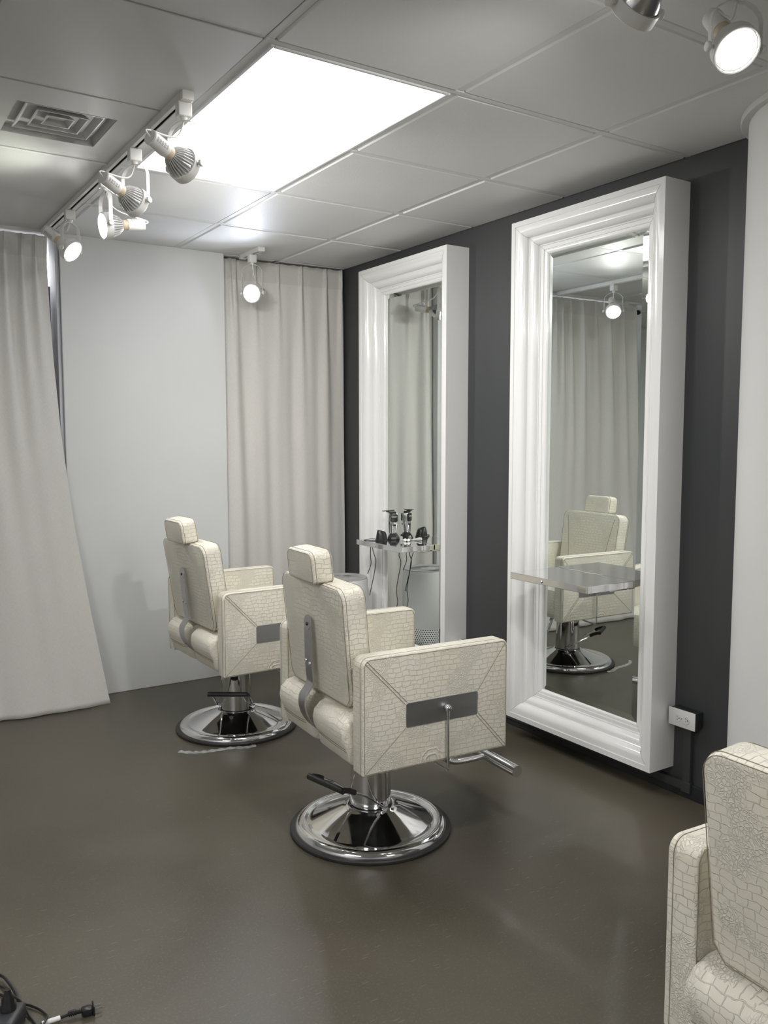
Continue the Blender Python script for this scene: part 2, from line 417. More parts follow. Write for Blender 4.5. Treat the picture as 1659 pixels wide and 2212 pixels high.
# square cone diffuser of the air vent
t = empty('air_vent', 'square ceiling air vent with nested square louvres left of the track', 'air vent', (VC[0], VC[1], H), 0)
b = B(); box(b, (0, 0, .075), (.32, .32, .004)); link('duct', b, DUCT, t, smooth=False)
def cone_ring(h0, h1, z0, z1, th=.0015, lip=.004):
    b = B(); n = 4
    def sq(h, z): return [b.verts.new((sx*h, sy*h, z)) for sx, sy in ((-1, -1), (1, -1), (1, 1), (-1, 1))]
    rs = [sq(h0, z0), sq(h1, z1), sq(h1+lip, z1), sq(h1+lip, z1+.002), sq(h0+th+.001, z0)]
    for a, c in zip(rs, rs[1:]+rs[:1]):
        for i in range(4): b.faces.new((a[i], a[(i+1) % 4], c[(i+1) % 4], c[i]))
    return b
link('vent_frame', cone_ring(.125, .152, .045, -.003, lip=.004), VENTM, t, smooth=False)
for h0, h1, z1 in ((.078, .116, .004), (.044, .076, .004)):
    link('louvre', cone_ring(h0, h1, .042, z1), VENTM, t, smooth=False)
b = cone_ring(.012, .040, .034, .004)
bmesh.ops.create_grid(b, x_segments=1, y_segments=1, size=.013, matrix=Matrix.Translation((0, 0, .033)))
link('centre_louvre', b, VENTM, t, smooth=False)

# ------------------------------------------------------------ mirrors with deep moulded frames
def big_mirror(y0, y1, z0, z1, label, tilt=0):
    yc = (y0+y1)/2
    t = empty('framed_mirror', label, 'mirror', (XW, yc, z0), 0, 'tall white framed mirrors on the charcoal wall')
    D = .137
    hw = (y1-y0)/2; hh = z1-z0
    prof = [(0, 0), (0, -D), (.021, -D), (.0215, -D+.004)]
    for i in range(1, 11): a = i/10*pi/2; prof.append((.0215+.046*sin(a)*1.0, -D+.004+.030*(1-cos(a))))
    prof += [(.0675, -D+.040), (.070, -D+.042)]
    for i in range(1, 9): a = i/8*pi/2; prof.append((.070+.030*sin(a), -D+.042+.026*(1-cos(a))))
    prof += [(.101, -D+.071), (.106, -D+.070), (.107, -D+.074), (.122, -D+.075), (.1225, -D+.079)]
    for i in range(1, 6): a = i/5*pi/2; prof.append((.1225+.016*sin(a), -D+.079+.008*(1-cos(a))))
    prof += [(.140, -.048), (.140, -.040)]
    b = B(); rings = []
    for s, x in prof:
        rings.append([b.verts.new((x, sy*(hw-s), s if lo else hh-s)) for sy, lo in ((-1, True), (1, True), (1, False), (-1, False))])
    for a, c in zip(rings, rings[1:]):
        for i in range(4): b.faces.new((a[i], a[(i+1) % 4], c[(i+1) % 4], c[i]))
    b.faces.new(rings[0]); b.faces.new(rings[-1][::-1])
    link('frame', b, GLOSS, t, angle=28)
    # dark mitre joints
    for sy in (-1, 1):
        for lo in (True, False):
            b = B(); pts = [(x-.0002, sy*(hw-s), s if lo else hh-s) for s, x in prof[2:-2]]
            tube(b, pts, .0006, 4); link('mitre_joint', b, STITCH, t)
    # bevelled glass
    b = B(); i0 = .139; bw = .024; gx = -.050
    def rect(s, x): return [b.verts.new((x, sy*(hw-s), s if lo else hh-s)) for sy, lo in ((-1, True), (1, True), (1, False), (-1, False))]
    r = [rect(i0, gx+.003), rect(i0+bw, gx), ]
    for i in range(4): b.faces.new((r[0][i], r[0][(i+1) % 4], r[1][(i+1) % 4], r[1][i]))
    b.faces.new(r[1])
    bk = rect(i0, gx+.009)
    for i in range(4): b.faces.new((bk[i], bk[(i+1) % 4], r[0][(i+1) % 4], r[0][i]))
    b.faces.new(bk[::-1])
    gl = link('mirror_glass', b, MIRR, t, smooth=False)
    gl.location = (-.0, 0, 0); gl.rotation_euler = (0, 0, math.radians(tilt))
    return t
M1 = big_mirror(-.012, .800, .100, 2.280, 'tall white framed mirror with a bare chrome shelf, nearest the white column', -.65)
M2 = big_mirror(1.265, 2.077, .100, 2.280, 'tall white framed mirror beside the corner curtain, with hair trimmer on its shelf', 0)
def shelf(x, y0, y1, zt, label):
    t = empty('mirror_shelf', label, 'shelf', (1.62, (y0+y1)/2, zt-.027), 0, 'chrome shelves on the mirrors')
    d = 1.6165-x; w = y1-y0
    b = B(); box(b, (-d/2-.0035, 0, .0135), (d, w, .027), .0012, 1); link('shelf_board', b, CHR, t, smooth=False)
    b = B(); box(b, (-.05, 0, -.006), (.09, w*.86, .012), .002, 1); link('bracket', b, CHR, t)
    for yy in (.06,):
        b = B(); lathe(b, [(0, 0), (.005, 0), (.006, .002), (.003, .005), (0, .0055)], 14, Matrix.Translation((-d-.0035, yy*w*1.1, .012)) @ frameM((-1, 0, 0)))
        link('screw', b, CHR, t)
    return t
shelf(1.362, .155, .590, .800, 'empty chrome shelf across the mirror nearest the white column')
shelf(1.405, 1.470, 1.898, .803, 'chrome shelf holding a hair trimmer in front of the corner mirror')

# ------------------------------------------------------------ styling chairs
W2, AF, AB, ZT_, ZB_, TH = .325, .340, .202, .697, .332, .066
def styling_chair(label, loc, rz, dz=0., head=True, pump=0., rec=0.):
    t = empty('styling_chair', label, 'chair', (loc[0], loc[1], 0), rz, 'cream styling chairs')
    # --- base
    b = B(); lathe(b, [(0, .0), (.278, .0), (.281, .003), (.281, .010), (.277, .014), (.255, .015), (.0, .015)], 96)
    base = link('base_plate', b, RUBBER, t)
    b = B(); lathe(b, [(.265, .013), (.265, .017), (.260, .026), (.251, .033), (.240, .035), (.229, .033), (.222, .029), (.219, .0285), (.205, .033),
                       (.10, .078), (.088, .083), (.084, .087), (.080, .088), (.075, .086), (.0, .086)], 96)
    link('base_dome', b, CHR, t, angle=60)
    b = B(); lathe(b, [(.0715, .084), (.0715, .098), (.0670, .30), (.066, .34+dz), (.0, .34+dz)], 64); link('column', b, CHR, t)
    b = B(); lathe(b, [(.0725, .087), (.0745, .088), (.0745, .0915), (.0725, .0925)], 64); link('column_seal', b, BLACK, t)
    b = B(); box(b, (.02, 0, .327+dz), (.30, .34, .02), .004); link('seat_plate', b, BLACK, t)
    # --- pump pedal
    PM = Matrix.Rotation(pump, 4, 'Z')
    b = B()
    for s in (-1, 1):
        tube(b, [PM @ Vector(p) for p in ((.012, s*.083, .098), (.10, s*.083, .165), (.172, s*.083, .205))], .0042, 10)
    lathe(b, [(0, -.006), (.011, -.006), (.011, .006), (0, .006)], 16, PM @ Matrix.Translation((.012, .083, .098)) @ frameM((0, 1, 0)))
    lathe(b, [(0, -.006), (.011, -.006), (.011, .006), (0, .006)], 16, PM @ Matrix.Translation((.012, -.083, .098)) @ frameM((0, 1, 0)))
    tube(b, [PM @ Vector((.012, -.085, .098)), PM @ Vector((.012, .085, .098))], .0055, 10)
    link('pump_lever', b, CHR, t)
    b = B()
    for s in (-1, 1): tube(b, [PM @ Vector(p) for p in ((.150, s*.083, .193), (.172, s*.083, .205), (.192, s*.083, .212), (.204, s*.080, .214))], .0095, 12)
    tube(b, [PM @ Vector((.204, -.088, .214)), PM @ Vector((.204, .088, .214))], .0105, 14)
    link('pedal_grip', b, RUBBER, t)
    # --- seat with the two rear bulges
    seat = B()
    out = [(-.135, .395), (-.055, .328), (.30, .335), (.325, .36), (.335, .40), (.335, .47), (.325, .497), (.30, .512), (.0, .510), (-.15, .505), (-.170, .48), (-.170, .44)]
    slab(seat, [(x, z+dz) for x, z in out], -.2575, .2575, 'y', .014, 3, maxang=60)
    for s in (-1, 1):
        o2 = [(-.060, .322), (-.165, .330), (-.196, .338), (-.211, .358), (-.219, .395), (-.233, .420), (-.240, .446), (-.232, .474), (-.210, .496), (-.172, .508), (-.06, .508)]
        slab(seat, [(x, z+dz) for x, z in o2], min(s*.027, s*.2575), max(s*.027, s*.2575), 'y', .020, 5, maxang=30)
    seat = link('seat', seat, LEA, t, uv=True)
    for s in (-1, 1):
        b = B()
        for q in (0, .008):
            pts = [(-.2245+q*.4, s*.050, .404-q+dz), (-.2210+q*.4, s*.12, .396-q+dz), (-.2210+q*.4, s*.245, .396-q+dz)]
            tube(b, smoothpts(pts, 4), .0010, 5)
        link('seam', b, STITCH, seat)
    # --- arms
    for s in (-1, 1):
        ins, outp = s*(W2-TH), s*W2
        b = B(); slab(b, rrect(-AB, AF, ZB_+dz, ZT_+dz, (.006, .006, .022, .030)), min(ins, outp), max(ins, outp), 'y', .010, 3, maxang=40)
        arm = link('armrest', b, LEA, t, uv=True)
        # stitched seams: rim lines and the four diagonals running to the plate
        b = B(); e = .0006
        for yy, ofs in ((s*(W2+e*.3), .006), (s*(W2-TH-e*.3), .006)):
            rr = rrect(-AB+ofs, AF-ofs, ZB_+dz+ofs, ZT_+dz-ofs, (.004, .004, .020, .026))
            tube(b, [(x, yy, z) for x, z in rr+rr[:1]], .0009, 5)
        rr = rrect(-AB-e*.3, AF+e*.3, ZB_+dz, ZT_+dz+e*.3, (.004, .004, .022, .030))
        tube(b, [(x, s*(W2-.015), z) for x, z in rr+rr[:1]], .0009, 5)
        px0, px1, pz0, pz1 = -.050, .220, .462+dz, .540+dz
        for (a, c), (d, f) in (((-AB+.012, ZT_+dz-.012), (px0, pz1)), ((AF-.010, ZT_+dz-.012), (px1, pz1)), ((AF-.008, ZB_+dz+.006), (px1, pz0)), ((-AB+.008, ZB_+dz+.006), (px0, pz0))):
            dx, dzz = d-a, f-c; L = math.hypot(dx, dzz); nx, nz = -dzz/L*.0045, dx/L*.0045
            for q in ((-1, 1) if (a < 0) == (c > .5+dz) else (0,)):
                tube(b, [(a+nx*q, s*(W2+.0003), c+nz*q), (d+nx*q, s*(W2+.0003), f+nz*q)], .0010 if q else .0008, 5)
        link('seam', b, STITCH, arm)
        b = B(); slab(b, rrect(px0, px1, pz0, pz1, (.006,)*4), min(s*(W2-.002), s*(W2+.0022)), max(s*(W2-.002), s*(W2+.0022)), 'y', .0008, 1, maxang=60)
        link('arm_plate', b, STEEL, arm)
    # --- recline lever on the right side
    b = B(); y = -(W2+.014)
    tube(b, smoothpts([(.097, y, .500+dz), (.097, y, .42+dz), (.098, y, .32+dz), (.0985, y, .312+dz), (.098, y+.012, .302+dz), (.095, y+.10, .305+dz), (.09, y+.22, .318+dz)], 4), .0042, 12)
    lever = link('recline_lever', b, CHR, t)
    b = B(); bmesh.ops.create_uvsphere(b, u_segments=20, v_segments=12, radius=.0125, matrix=Matrix.Translation((.097, y, .506+dz)))
    lathe(b, [(.0055, -.03), (.0065, -.012), (.0065, 0)], 16, Matrix.Translation((.097, y, .506+dz))); link('lever_knob', b, CHR, lever)
    # --- backrest
    xt, zt, xb, zb = -.228, .893+dz, -.193, .511+dz
    lean = math.atan2(xb-xt, zt-zb); L = math.hypot(xt-xb, zt-zb)
    TB = Matrix.Translation((-.17, 0, .40+dz)) @ Matrix.Rotation(-rec, 4, 'Y') @ Matrix.Translation((.17, 0, -.40-dz))
    BM = TB @ Matrix.Translation((xb, 0, zb)) @ Matrix.Rotation(-lean, 4, 'Y')
    hw0, hw1 = .229, .239
    o = [(-hw0+.0, .030), (-hw0+.025, 0.002), (0, .0), (hw0-.025, .002), (hw0, .030)]
    for i in range(7): a = i/6*pi/2; o.append((hw1-.042+.042*cos(a), L-.042+.042*sin(a)))
    o.append((0, L+.002))
    for i in range(7): a = pi/2+i/6*pi/2; o.append((-hw1+.042+.042*cos(a), L-.042+.042*sin(a)))
    b = B(); slab(b, o, 0, .082, 'x', .012, 4, BM, maxang=40)
    back = link('backrest', b, LEA, t, uv=True)
    b = B()
    for xx in (-.0004+.004, .078):
        k = .972 if xx < .01 else .985
        k = .985
        cz = L/2; tube(b, [BM @ Vector((xx-.0035 if xx < .01 else xx+.0035, a*k, cz+(c-cz)*k)) for a, c in o+o[:1]], .0009, 5)
    tube(b, [BM @ Vector((.012, a*1.0012, L/2+(c-L/2)*1.0012)) for a, c in o+o[:1]], .0010, 5)
    for s in (-1, 1):
        tube(b, [BM @ Vector((.0822, s*(.20-.10*(k/8)*(1-k/16)), L-.03-(L-.03)*k/8)) for k in range(9)], .0011, 5)
    link('seam', b, STITCH, back)
    # --- headrest
    if head:
        HM = TB @ Matrix.Translation((-.254, 0, .892+dz)) @ Matrix.Rotation(-.10, 4, 'Y')
        o = rrect(-.102, .102, 0, .104, (.014, .014, .030, .030))
        b = B(); slab(b, o, -.002, .072, 'x', .010, 4, HM, maxang=40)
        hd = link('headrest', b, LEA, t, uv=True)
        b = B()
        for xx in (.0085, .0655): tube(b, [HM @ Vector((xx, a*1.004, .052+(c-.052)*1.006)) for a, c in o+o[:1]], .0010, 5)
        tube(b, [HM @ Vector((-.0018, a*.935, .052+(c-.052)*.89)) for a, c in o+o[:1]], .0007, 5)
        link('seam', b, STITCH, hd)
    # --- steel bar joining back and seat
    path = [(-.2315, .752), (-.2285, .62), (-.2250, .572), (-.2232, .548), (-.2370, .526), (-.2505, .507), (-.2535, .480), (-.2470, .452), (-.2350, .428), (-.2180, .406), (-.196, .388), (-.168, .374)]
    path = [(x-.0005, z+dz) for x, z in path]
    sm = path[:2]+[(p.x, p.y) for p in [Vector((q.x, q.y)) for q in smoothpts([(x, z, 0) for x, z in path[2:]], 4)]]
    b = B(); rows = []; th = .005; hw = .0255
    for i, (x, z) in enumerate(sm):
        a = Vector(sm[max(i-1, 0)]); c = Vector(sm[min(i+1, len(sm)-1)]); d = (c-a).normalized(); n = Vector((d.y, -d.x))
        if n.x > 0: n = -n
        q = Vector((x, z))
        o_ = q+n*th
        wv = hw
        rows.append([b.verts.new((q.x, -wv, q.y)), b.verts.new((q.x, wv, q.y)), b.verts.new((o_.x, wv, o_.y)), b.verts.new((o_.x, -wv, o_.y))])
    for a, c in zip(rows, rows[1:]):
        for i in range(4): b.faces.new((a[i], a[(i+1) % 4], c[(i+1) % 4], c[i]))
    b.faces.new(rows[0][::-1]); b.faces.new(rows[-1])
    # rounded head of the bar
    lathe(b, [(0, 0), (hw, 0), (hw, th), (0, th)], 32, Matrix.Translation((path[0][0]+.0003, 0, path[0][1])) @ frameM((-1, 0, .06)))
    bmesh.ops.transform(b, matrix=TB, verts=b.verts)
    bar = link('support_bar', b, STEEL, t, angle=30)
    for yy, zz in ((0, .748), (.0155, .622), (-.0155, .618)):
        xx = -.2315+(.752-zz)*.0227-.0055
        b = B(); lathe(b, [(0, 0), (.0058, 0), (.0062, .0012), (.0045, .0035), (.0022, .0036), (.0020, .0018), (0, .0018)], 16, TB @ Matrix.Translation((xx, yy, zz+dz)) @ frameM((-1, 0, .06)))
        link('screw', b, BLACK if yy == 0 else CHR, bar)
    # --- footrest
    for s in (-1, 1):
        b = B(); tube(b, smoothpts([(.14, s*.095, .335+dz), (.20, s*.095, .315+dz), (.225, s*.095, .27+dz), (.245, s*.095, .232+dz), (.285, s*.095, .212+dz), (.34, s*.095, .207+dz), (.43, s*.095, .207+dz)], 5), .0105, 14)
        link('footrest_arm', b, CHR, t)
    b = B(); tube(b, [(.432, -.268, .207+dz), (.432, -.266, .207+dz), (.432, .266, .207+dz), (.432, .268, .207+dz)], .0205, 28, rfun=lambda q: .0205)
    link('footrest_bar', b, CHR, t)
    return t
styling_chair('cream embossed leather styling chair with headrest, in front, back towards the viewer', (.535, .370), -.065, pump=pi+.26)
styling_chair('cream embossed leather styling chair with headrest, nearest the back wall', (.562, 1.605), .029, dz=.005, pump=pi+.95, rec=.055)
styling_chair('cream embossed leather styling chair cut off by the right edge, nearest the viewer', (.430, -1.440), -.058, dz=-.055, head=False, pump=pi+.4)

# ------------------------------------------------------------ track lighting
def track(name, label, p0, p1, w=.034, h=.020):
    p0 = Vector(p0); p1 = Vector(p1); d = (p1-p0); L = d.length; rz = math.atan2(d.y, d.x)
    t = empty(name, label, 'track', (p0.x, p0.y, H-.026), rz)
    b = B()
    box(b, (L/2, 0, h-.003+.004), (L, w, .006), .001, 1)
    for s in (-1, 1):
        box(b, (L/2, s*(w/2-.0025), h/2), (L, .005, h), .001, 1)
        box(b, (L/2, s*(w/2-.008), .0015), (L, .009, .003), .0008, 1)
    link('track_body', b, LAMPW, t, smooth=False)
    b = B(); box(b, (L/2, 0, h*.62), (L-.02, w-.012, .004)); link('conductor_strip', b, BLACK, t, smooth=False)
    for x in (.012, L-.012):
        b = B(); box(b, (x, 0, h/2-.001), (.026, w+.002, h+.004), .002, 2); link('end_cap', b, LAMPW, t)
    return t
def lamp(label, p, d, kind='fin', lens=None, power=0, col=(1, .985, .95), yaw_=0., drop=.150, spot=150, pivot=.0, ywid=.058):
    """head hangs in a U yoke under an adapter; d is the beam direction"""
    t = empty('track_light', label, 'track light', (p[0], p[1], H-.026), 0, 'white track lights')
    b = B(); R = Matrix.Rotation(yaw_, 4, 'Z')
    box(b, (0, 0, -.021), (.042, .034, .042), .004, 3, R); box(b, (0, 0, .002), (.030, .018, .010), .001, 1, R)
    lathe(b, [(.008, -.052), (.012, -.042), (.0, -.042)], 16); link('adapter', b, LAMPW, t)
    # yoke: flat strap bent to a U, its plane given by the horizontal axis a
    dv = Vector(d).normalized(); a = Vector((-dv.y, dv.x, 0)).normalized()
    n = Vector((a.y, -a.x, 0)); hw = ywid
    pts = []
    pts.append((hw, -drop))
    pts.append((hw, -.095))
    for i in range(9): q = i/8*pi; pts.append((hw*cos(q), -.095+.042*sin(q)))
    pts.append((-hw, -.095)); pts.append((-hw, -drop))
    b = B(); rows = []
    for i, (s, z) in enumerate(pts):
        c0 = Vector(pts[max(i-1, 0)]); c1 = Vector(pts[min(i+1, len(pts)-1)]); dd = (c1-c0).normalized(); nn = Vector((dd.y, -dd.x))
        ring = []
        for (sn, so) in ((-1, 0), (1, 0), (1, 1), (-1, 1)):
            q = Vector((s, z))+nn*(.0016*so); ring.append(b.verts.new(a*q.x+Vector((0, 0, q.y))+n*(.0075*sn)))
        rows.append(ring)
    for r0, r1 in zip(rows, rows[1:]):
        for i in range(4): b.faces.new((r0[i], r0[(i+1) % 4], r1[(i+1) % 4], r1[i]))
    b.faces.new(rows[0][::-1]); b.faces.new(rows[-1]); link('yoke', b, LAMPW, t)
    piv = Vector((0, 0, -drop))
    HM = Matrix.Translation(piv) @ frameM(dv)
    # holding ring (its plane through the pivot)
    Rr = .050
    b = B(); lathe(b, [(Rr-.004, -.014), (Rr, -.014), (Rr+.001, .012), (Rr-.001, .014), (Rr-.004, .013), (Rr-.004, -.014)], 40, HM)
    ring = link('lamp_ring', b, LAMPW, t)
    for s in (-1, 1):
        b = B(); lathe(b, [(0, 0), (.0095, 0), (.0105, .002), (.0105, .007), (.009, .009), (0, .009)], 18, Matrix.Translation(piv+a*s*(hw+.001)) @ frameM(a*s)); tube(b, [piv+a*s*(hw+.002), piv+a*s*(Rr-.001)], .004, 8)
        link('pivot_knob', b, LAMPW, t)
    # bulb
    if kind == 'fin':
        b = B(); lathe(b, [(.015, -.075), (.017, -.062), (.024, -.044), (.040, -.012), (.042, .0)], 32, HM)
        nf = 26
        for i in range(nf):
            q = 2*pi*i/nf; f = bmesh.new()
            P = [(.016, -.064), (.021, -.064), (.036, -.046), (.0455, -.020), (.0460, -.004), (.030, -.004)]
            A = [f.verts.new((r, -.0010, z)) for r, z in P]; D = [f.verts.new((r, .0010, z)) for r, z in P]
            f.faces.new(A); f.faces.new(D[::-1])
            for j in range(len(P)): f.faces.new((A[j], A[(j+1) % len(P)], D[(j+1) % len(P)], D[j]))
            bmesh.ops.transform(f, matrix=HM @ Matrix.Rotation(q, 4, 'Z'), verts=f.verts); merge(b, f)
        bulb = link('bulb', b, FIN, t, smooth=False)
    else:
        b = B(); lathe(b, [(.014, -.085), (.016, -.070), (.028, -.052), (.040, -.028), (.046, -.008), (.046, .0)], 40, HM)
        bulb = link('bulb', b, SILV if kind == 'par' else LAMPW, t)
    b = B(); lathe(b, [(.0405, .002), (.042, .0075), (.0445, .0075), (.0458, .003), (.0458, -.004)], 40, HM); link('lens_rim', b, LAMPW, bulb)
    b = B(); lathe(b, [(.0175, -.086), (.0195, -.084), (.0195, -.066), (.0165, -.062)], 28, HM); link('bulb_collar', b, AMBER, bulb)
    b = B(); lathe(b, [(.0, .008), (.028, .0078), (.039, .006), (.0405, .003), (.0405, -.002)], 40, HM)
    link('lens', b, lens or LENSM, bulb)
    # socket
    b = B(); lathe(b, [(0, -.152), (.020, -.152), (.0225, -.149), (.0225, -.088), (.021, -.084), (.0, -.084)], 32, HM); sk = link('socket', b, LAMPW, t)
    b = B()
    for i in range(4):
        for j in range(5):
            q = .5+i*.16+(2.6 if dv.x > 0 else 0); box(b, (0, 0, 0), (.0006, .002, .006+.003*((i*j) % 2)), M=HM @ Matrix.Rotation(q, 4, 'Z') @ Matrix.Translation((.0226, 0, -.140+j*.010)))
    link('socket_print', b, LABEL, sk, smooth=False)
    # cord from the adapter to the socket
    e = HM @ Vector((0, 0, -.150)); e2 = HM @ Vector((0, .012, -.168))
    b = B(); tube(b, smoothpts([(0, 0, -.048), Vector((0, 0, -.075))+(e*.15), (Vector((0, 0, -.09))+e)*.5+n*.01, e2, e], 6), .0028, 8); link('cord', b, LAMPW, t)
    if power:
        ld = bpy.data.lights.new('beam', 'SPOT'); ld.energy = power; ld.spot_size = math.radians(spot); ld.spot_blend = .9
        ld.shadow_soft_size = .035; ld.color = col
        lo = bpy.data.objects.new('beam', ld); C.objects.link(lo); lo.parent = t
        q = HM @ Vector((0, 0, .022)); MM = Matrix.Translation(q) @ frameM(dv) @ Matrix.Rotation(pi, 4, 'X'); lo.matrix_local = MM
    return t
track('light_track', 'white track along the ceiling beside the lit panel, with four lamps', (-.062, .415, 0), (-.062, 2.40, 0))
track('light_track', 'short white track on the ceiling in front of the corner curtain', (.985, 2.165, 0), (.985, 2.425, 0))
track('light_track', 'white track on the ceiling over the nearest chair', (-.35, -.87, 0), (1.05, -.87, 0))
lamp('white finned track light with silver fins, nearest on the long track', (-.062, .455), (.80, .45, -.26), 'fin', LENSOFF, SPOT*.8, spot=120, drop=.182)
lamp('white finned track light, second from the near end of the long track', (-.062, .940), (.80, .42, -.30), 'fin', LENSOFF, SPOT*.8, spot=120, drop=.178)
lamp('lit track light turned left with its finned back to the right', (-.062, 1.320), (-.92, -.05, -.16), 'fin', LENSM, SPOT*.5, (.95, 1., .88), spot=135, drop=.180)
lamp('lit track light at the far end of the long track, facing the viewer', (-.062, 1.885), (.50, -.58, -.58), 'plain', LENSM, SPOT, spot=140, drop=.170)
lamp('bluish lit track light hanging alone in front of the corner curtain', (.985, 2.290), (-.70, -.66, -.20), 'par', LENSC, SPOT*.5, (.80, .86, 1.), spot=135, drop=.206)
lamp('track light with clear silver bulb cut off by the top edge', (.375, -.87), (.12, .86, -.52), 'par', LENSM, SPOT*1.3, spot=120)
lamp('glaring lit track light in the top right corner of the view', (.695, -.87), (-.27, -.59, -.70), 'par', LENSM, SPOT, spot=150, drop=.150)

# ------------------------------------------------------------ curtains
def curtain(name, label, fx, fy, nu, nv, z1, pleats, seed, thick=.0016, hem=None):
    """fx(u,z)->x ; fy(u,z)-> base y ; pleats at u positions"""
    rnd = random.Random(seed); b = B(); uvl = b.loops.layers.uv.verify()
    ph = [rnd.uniform(0, 6.28) for _ in range(12)]; am = [rnd.uniform(.35, .9) for _ in pleats]; dr = [rnd.uniform(-.02, .02) for _ in pleats]
    G = []
    zs = [z1*(1-(j/nv)) for j in range(nv+1)]
    zs[-1] = .004
    for j, z in enumerate(zs):
        row = []; t = 1-z/z1; hd = min(max((z1-z)/.105, 0), 1)
        for i in range(nu+1):
            u = i/nu; x = fx(u, z); y = fy(u, z)
            d = 0
            for k, pu in enumerate(pleats):
                c = pu+dr[k]*t*1.2
                w = .007 if hd < 1 else .007+.045*min(1, (t-.045)*1.6)
                wl = w/abs(fx(1, z)-fx(0, z))
                q = (u-c)/wl
                amp = .018+.006*hd+.010*min(1, t*2)*am[k]
                if hd < 1: d += amp*exp(-q*q*.8)*(.8+.2*cos(q*5))
                else: d += amp*exp(-q*q*.55)*am[k]
            wv = .005*sin(u*17+ph[0])+.0035*sin(u*33+ph[1]+t*1.2)+.002*sin(u*61+ph[2]-t*2)
            y -= d*.95+wv*min(1, t*5)
            y += .003*sin(t*9+u*13+ph[3])*min(1, t*3)
            zz = z
            if j == nv and hem: zz = z+hem(u)
            if j == 0: zz += -.004*abs(sin(u*31+ph[4]))
            row.append(b.verts.new((x, y, zz)))
        G.append(row)
    for j in range(nv):
        for i in range(nu):
            f = b.faces.new((G[j][i], G[j][i+1], G[j+1][i+1], G[j+1][i]))
            for l, (ii, jj) in zip(f.loops, ((i, j), (i+1, j), (i+1, j+1), (i, j+1))):
                l[uvl].uv = (ii/nu*abs(fx(1, 1)-fx(0, 1))*1.3, zs[jj])
    o = link(name, b, LIN, None, uv='keep', angle=80)
    s = o.modifiers.new('thickness', 'SOLIDIFY'); s.thickness = thick
    return o
# corner curtain
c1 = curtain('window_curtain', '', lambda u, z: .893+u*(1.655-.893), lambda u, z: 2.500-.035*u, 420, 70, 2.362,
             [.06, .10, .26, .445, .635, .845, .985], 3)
t = empty('curtain', 'grey white pleated linen curtain in the corner beside the charcoal wall', 'curtain', (1.28, 2.5, 0), 0, 'linen curtains')
def adopt(o, t, name):
    o.name = name; o.parent = t; o.matrix_parent_inverse = Matrix.Translation(-t.location)
adopt(c1, t, 'panel')
def header(u0, u1, fx, fy, z0, z1, name='header_band'):
    pass
# left curtain: its free edge flares out over the floor
ex = [(0, .152), (.20, .125), (.46, .088), (.93, .030), (1.39, -.012), (1.78, -.033), (2.04, -.040), (2.23, -.042), (2.36, -.036)]
def xe(z):
    for (a, p), (c, q) in zip(ex, ex[1:]):
        if z <= c: return p+(q-p)*(z-a)/(c-a)
    return ex[-1][1]
def fyl(u, z):
    s = 1-z/2.36
    return 2.475-.11*s-.085*max(0, s-.55)**1.5/.3*1.0
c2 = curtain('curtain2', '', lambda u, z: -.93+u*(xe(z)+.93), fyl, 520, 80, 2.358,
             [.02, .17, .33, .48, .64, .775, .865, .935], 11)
t = empty('curtain', 'white pleated linen curtain at the left edge, its hem spread over the floor', 'curtain', (-.45, 2.47, 0), 0, 'linen curtains')
adopt(c2, t, 'panel')
t = empty('curtain_rod', 'black curtain rod over the left window, mostly hidden by the curtain top', 'curtain rod', (-.47, 2.505, 2.315), 0)
b = B(); tube(b, [(-.50, 0, 0), (.42, 0, 0)], .010, 14); link('rod', b, BLACK, t)
b = B(); lathe(b, [(.010, 0), (.017, .004), (.019, .014), (.015, .026), (0, .030)], 20, Matrix.Translation((-.50, 0, 0)) @ frameM((-1, 0, 0))); link('finial', b, BLACK, t)

# ------------------------------------------------------------ outlets and raceway
def outlet(y0, y1, z0, z1, label):
    yc, zc = (y0+y1)/2, (z0+z1)/2; w, h = y1-y0, z1-z0
    t = empty('power_outlet', label, 'outlet', (XW, yc, z0), 0, 'surface mounted power outlets')
    b = B(); box(b, (-.0235, 0, h/2), (.047, w-.004, h-.004), .003, 2); link('outlet_box', b, DARKTRIM, t)
    b = B(); box(b, (-.0485, 0, h/2), (.004, w, h), .0018, 2); pl = link('cover_plate', b, PLAST, t)
    for s in (-1, 1):
        b = B(); M = Matrix.Translation((-.0505, s*.019, h/2)) @ frameM((-1, 0, 0))
        lathe(b, [(0, .002), (.0155, .002), (.0165, .001), (.0165, -.002)], 28, M); soc = link('socket', b, PLAST, pl)
    b = B()
    for s in (-1, 1):
        for zz, L in ((.0055, .0075), (-.0055, .0060)): box(b, (-.0528, s*.019-.001, h/2+zz), (.0008, L, .0016))
        lathe(b, [(0, .0005), (.0024, .0005), (.0024, -.001)], 12, Matrix.Translation((-.0526, s*.019-.0095, h/2)) @ frameM((-1, 0, 0)))
    link('slot', b, BLACK, pl, smooth=False)
    b = B(); lathe(b, [(0, .0015), (.0028, .001), (.003, 0)], 12, Matrix.Translation((-.0505, 0, h/2)) @ frameM((-1, 0, 0))); link('screw', b, CHR, pl)
outlet(-.140, -.023, .281, .348, 'white double outlet on a black box beside the column end mirror')
outlet(1.140, 1.257, .281, .348, 'white power outlet on a black box low between the two mirrors')
b = B()
box(b, (XW-.010, -.085, .155), (.020, .032, .250), .002); box(b, (XW-.010, .85, .046), (.020, 1.84, .032), .002)
box(b, (XW-.011, -.085, .045), (.023, .040, .042), .002); box(b, (XW-.010, 1.20, .17), (.020, .028, .22), .002)
tag(link('cable_raceway', b, DARK, smooth=False), 'charcoal painted cable raceway dropping from the outlet and running along the wall foot', 'raceway')

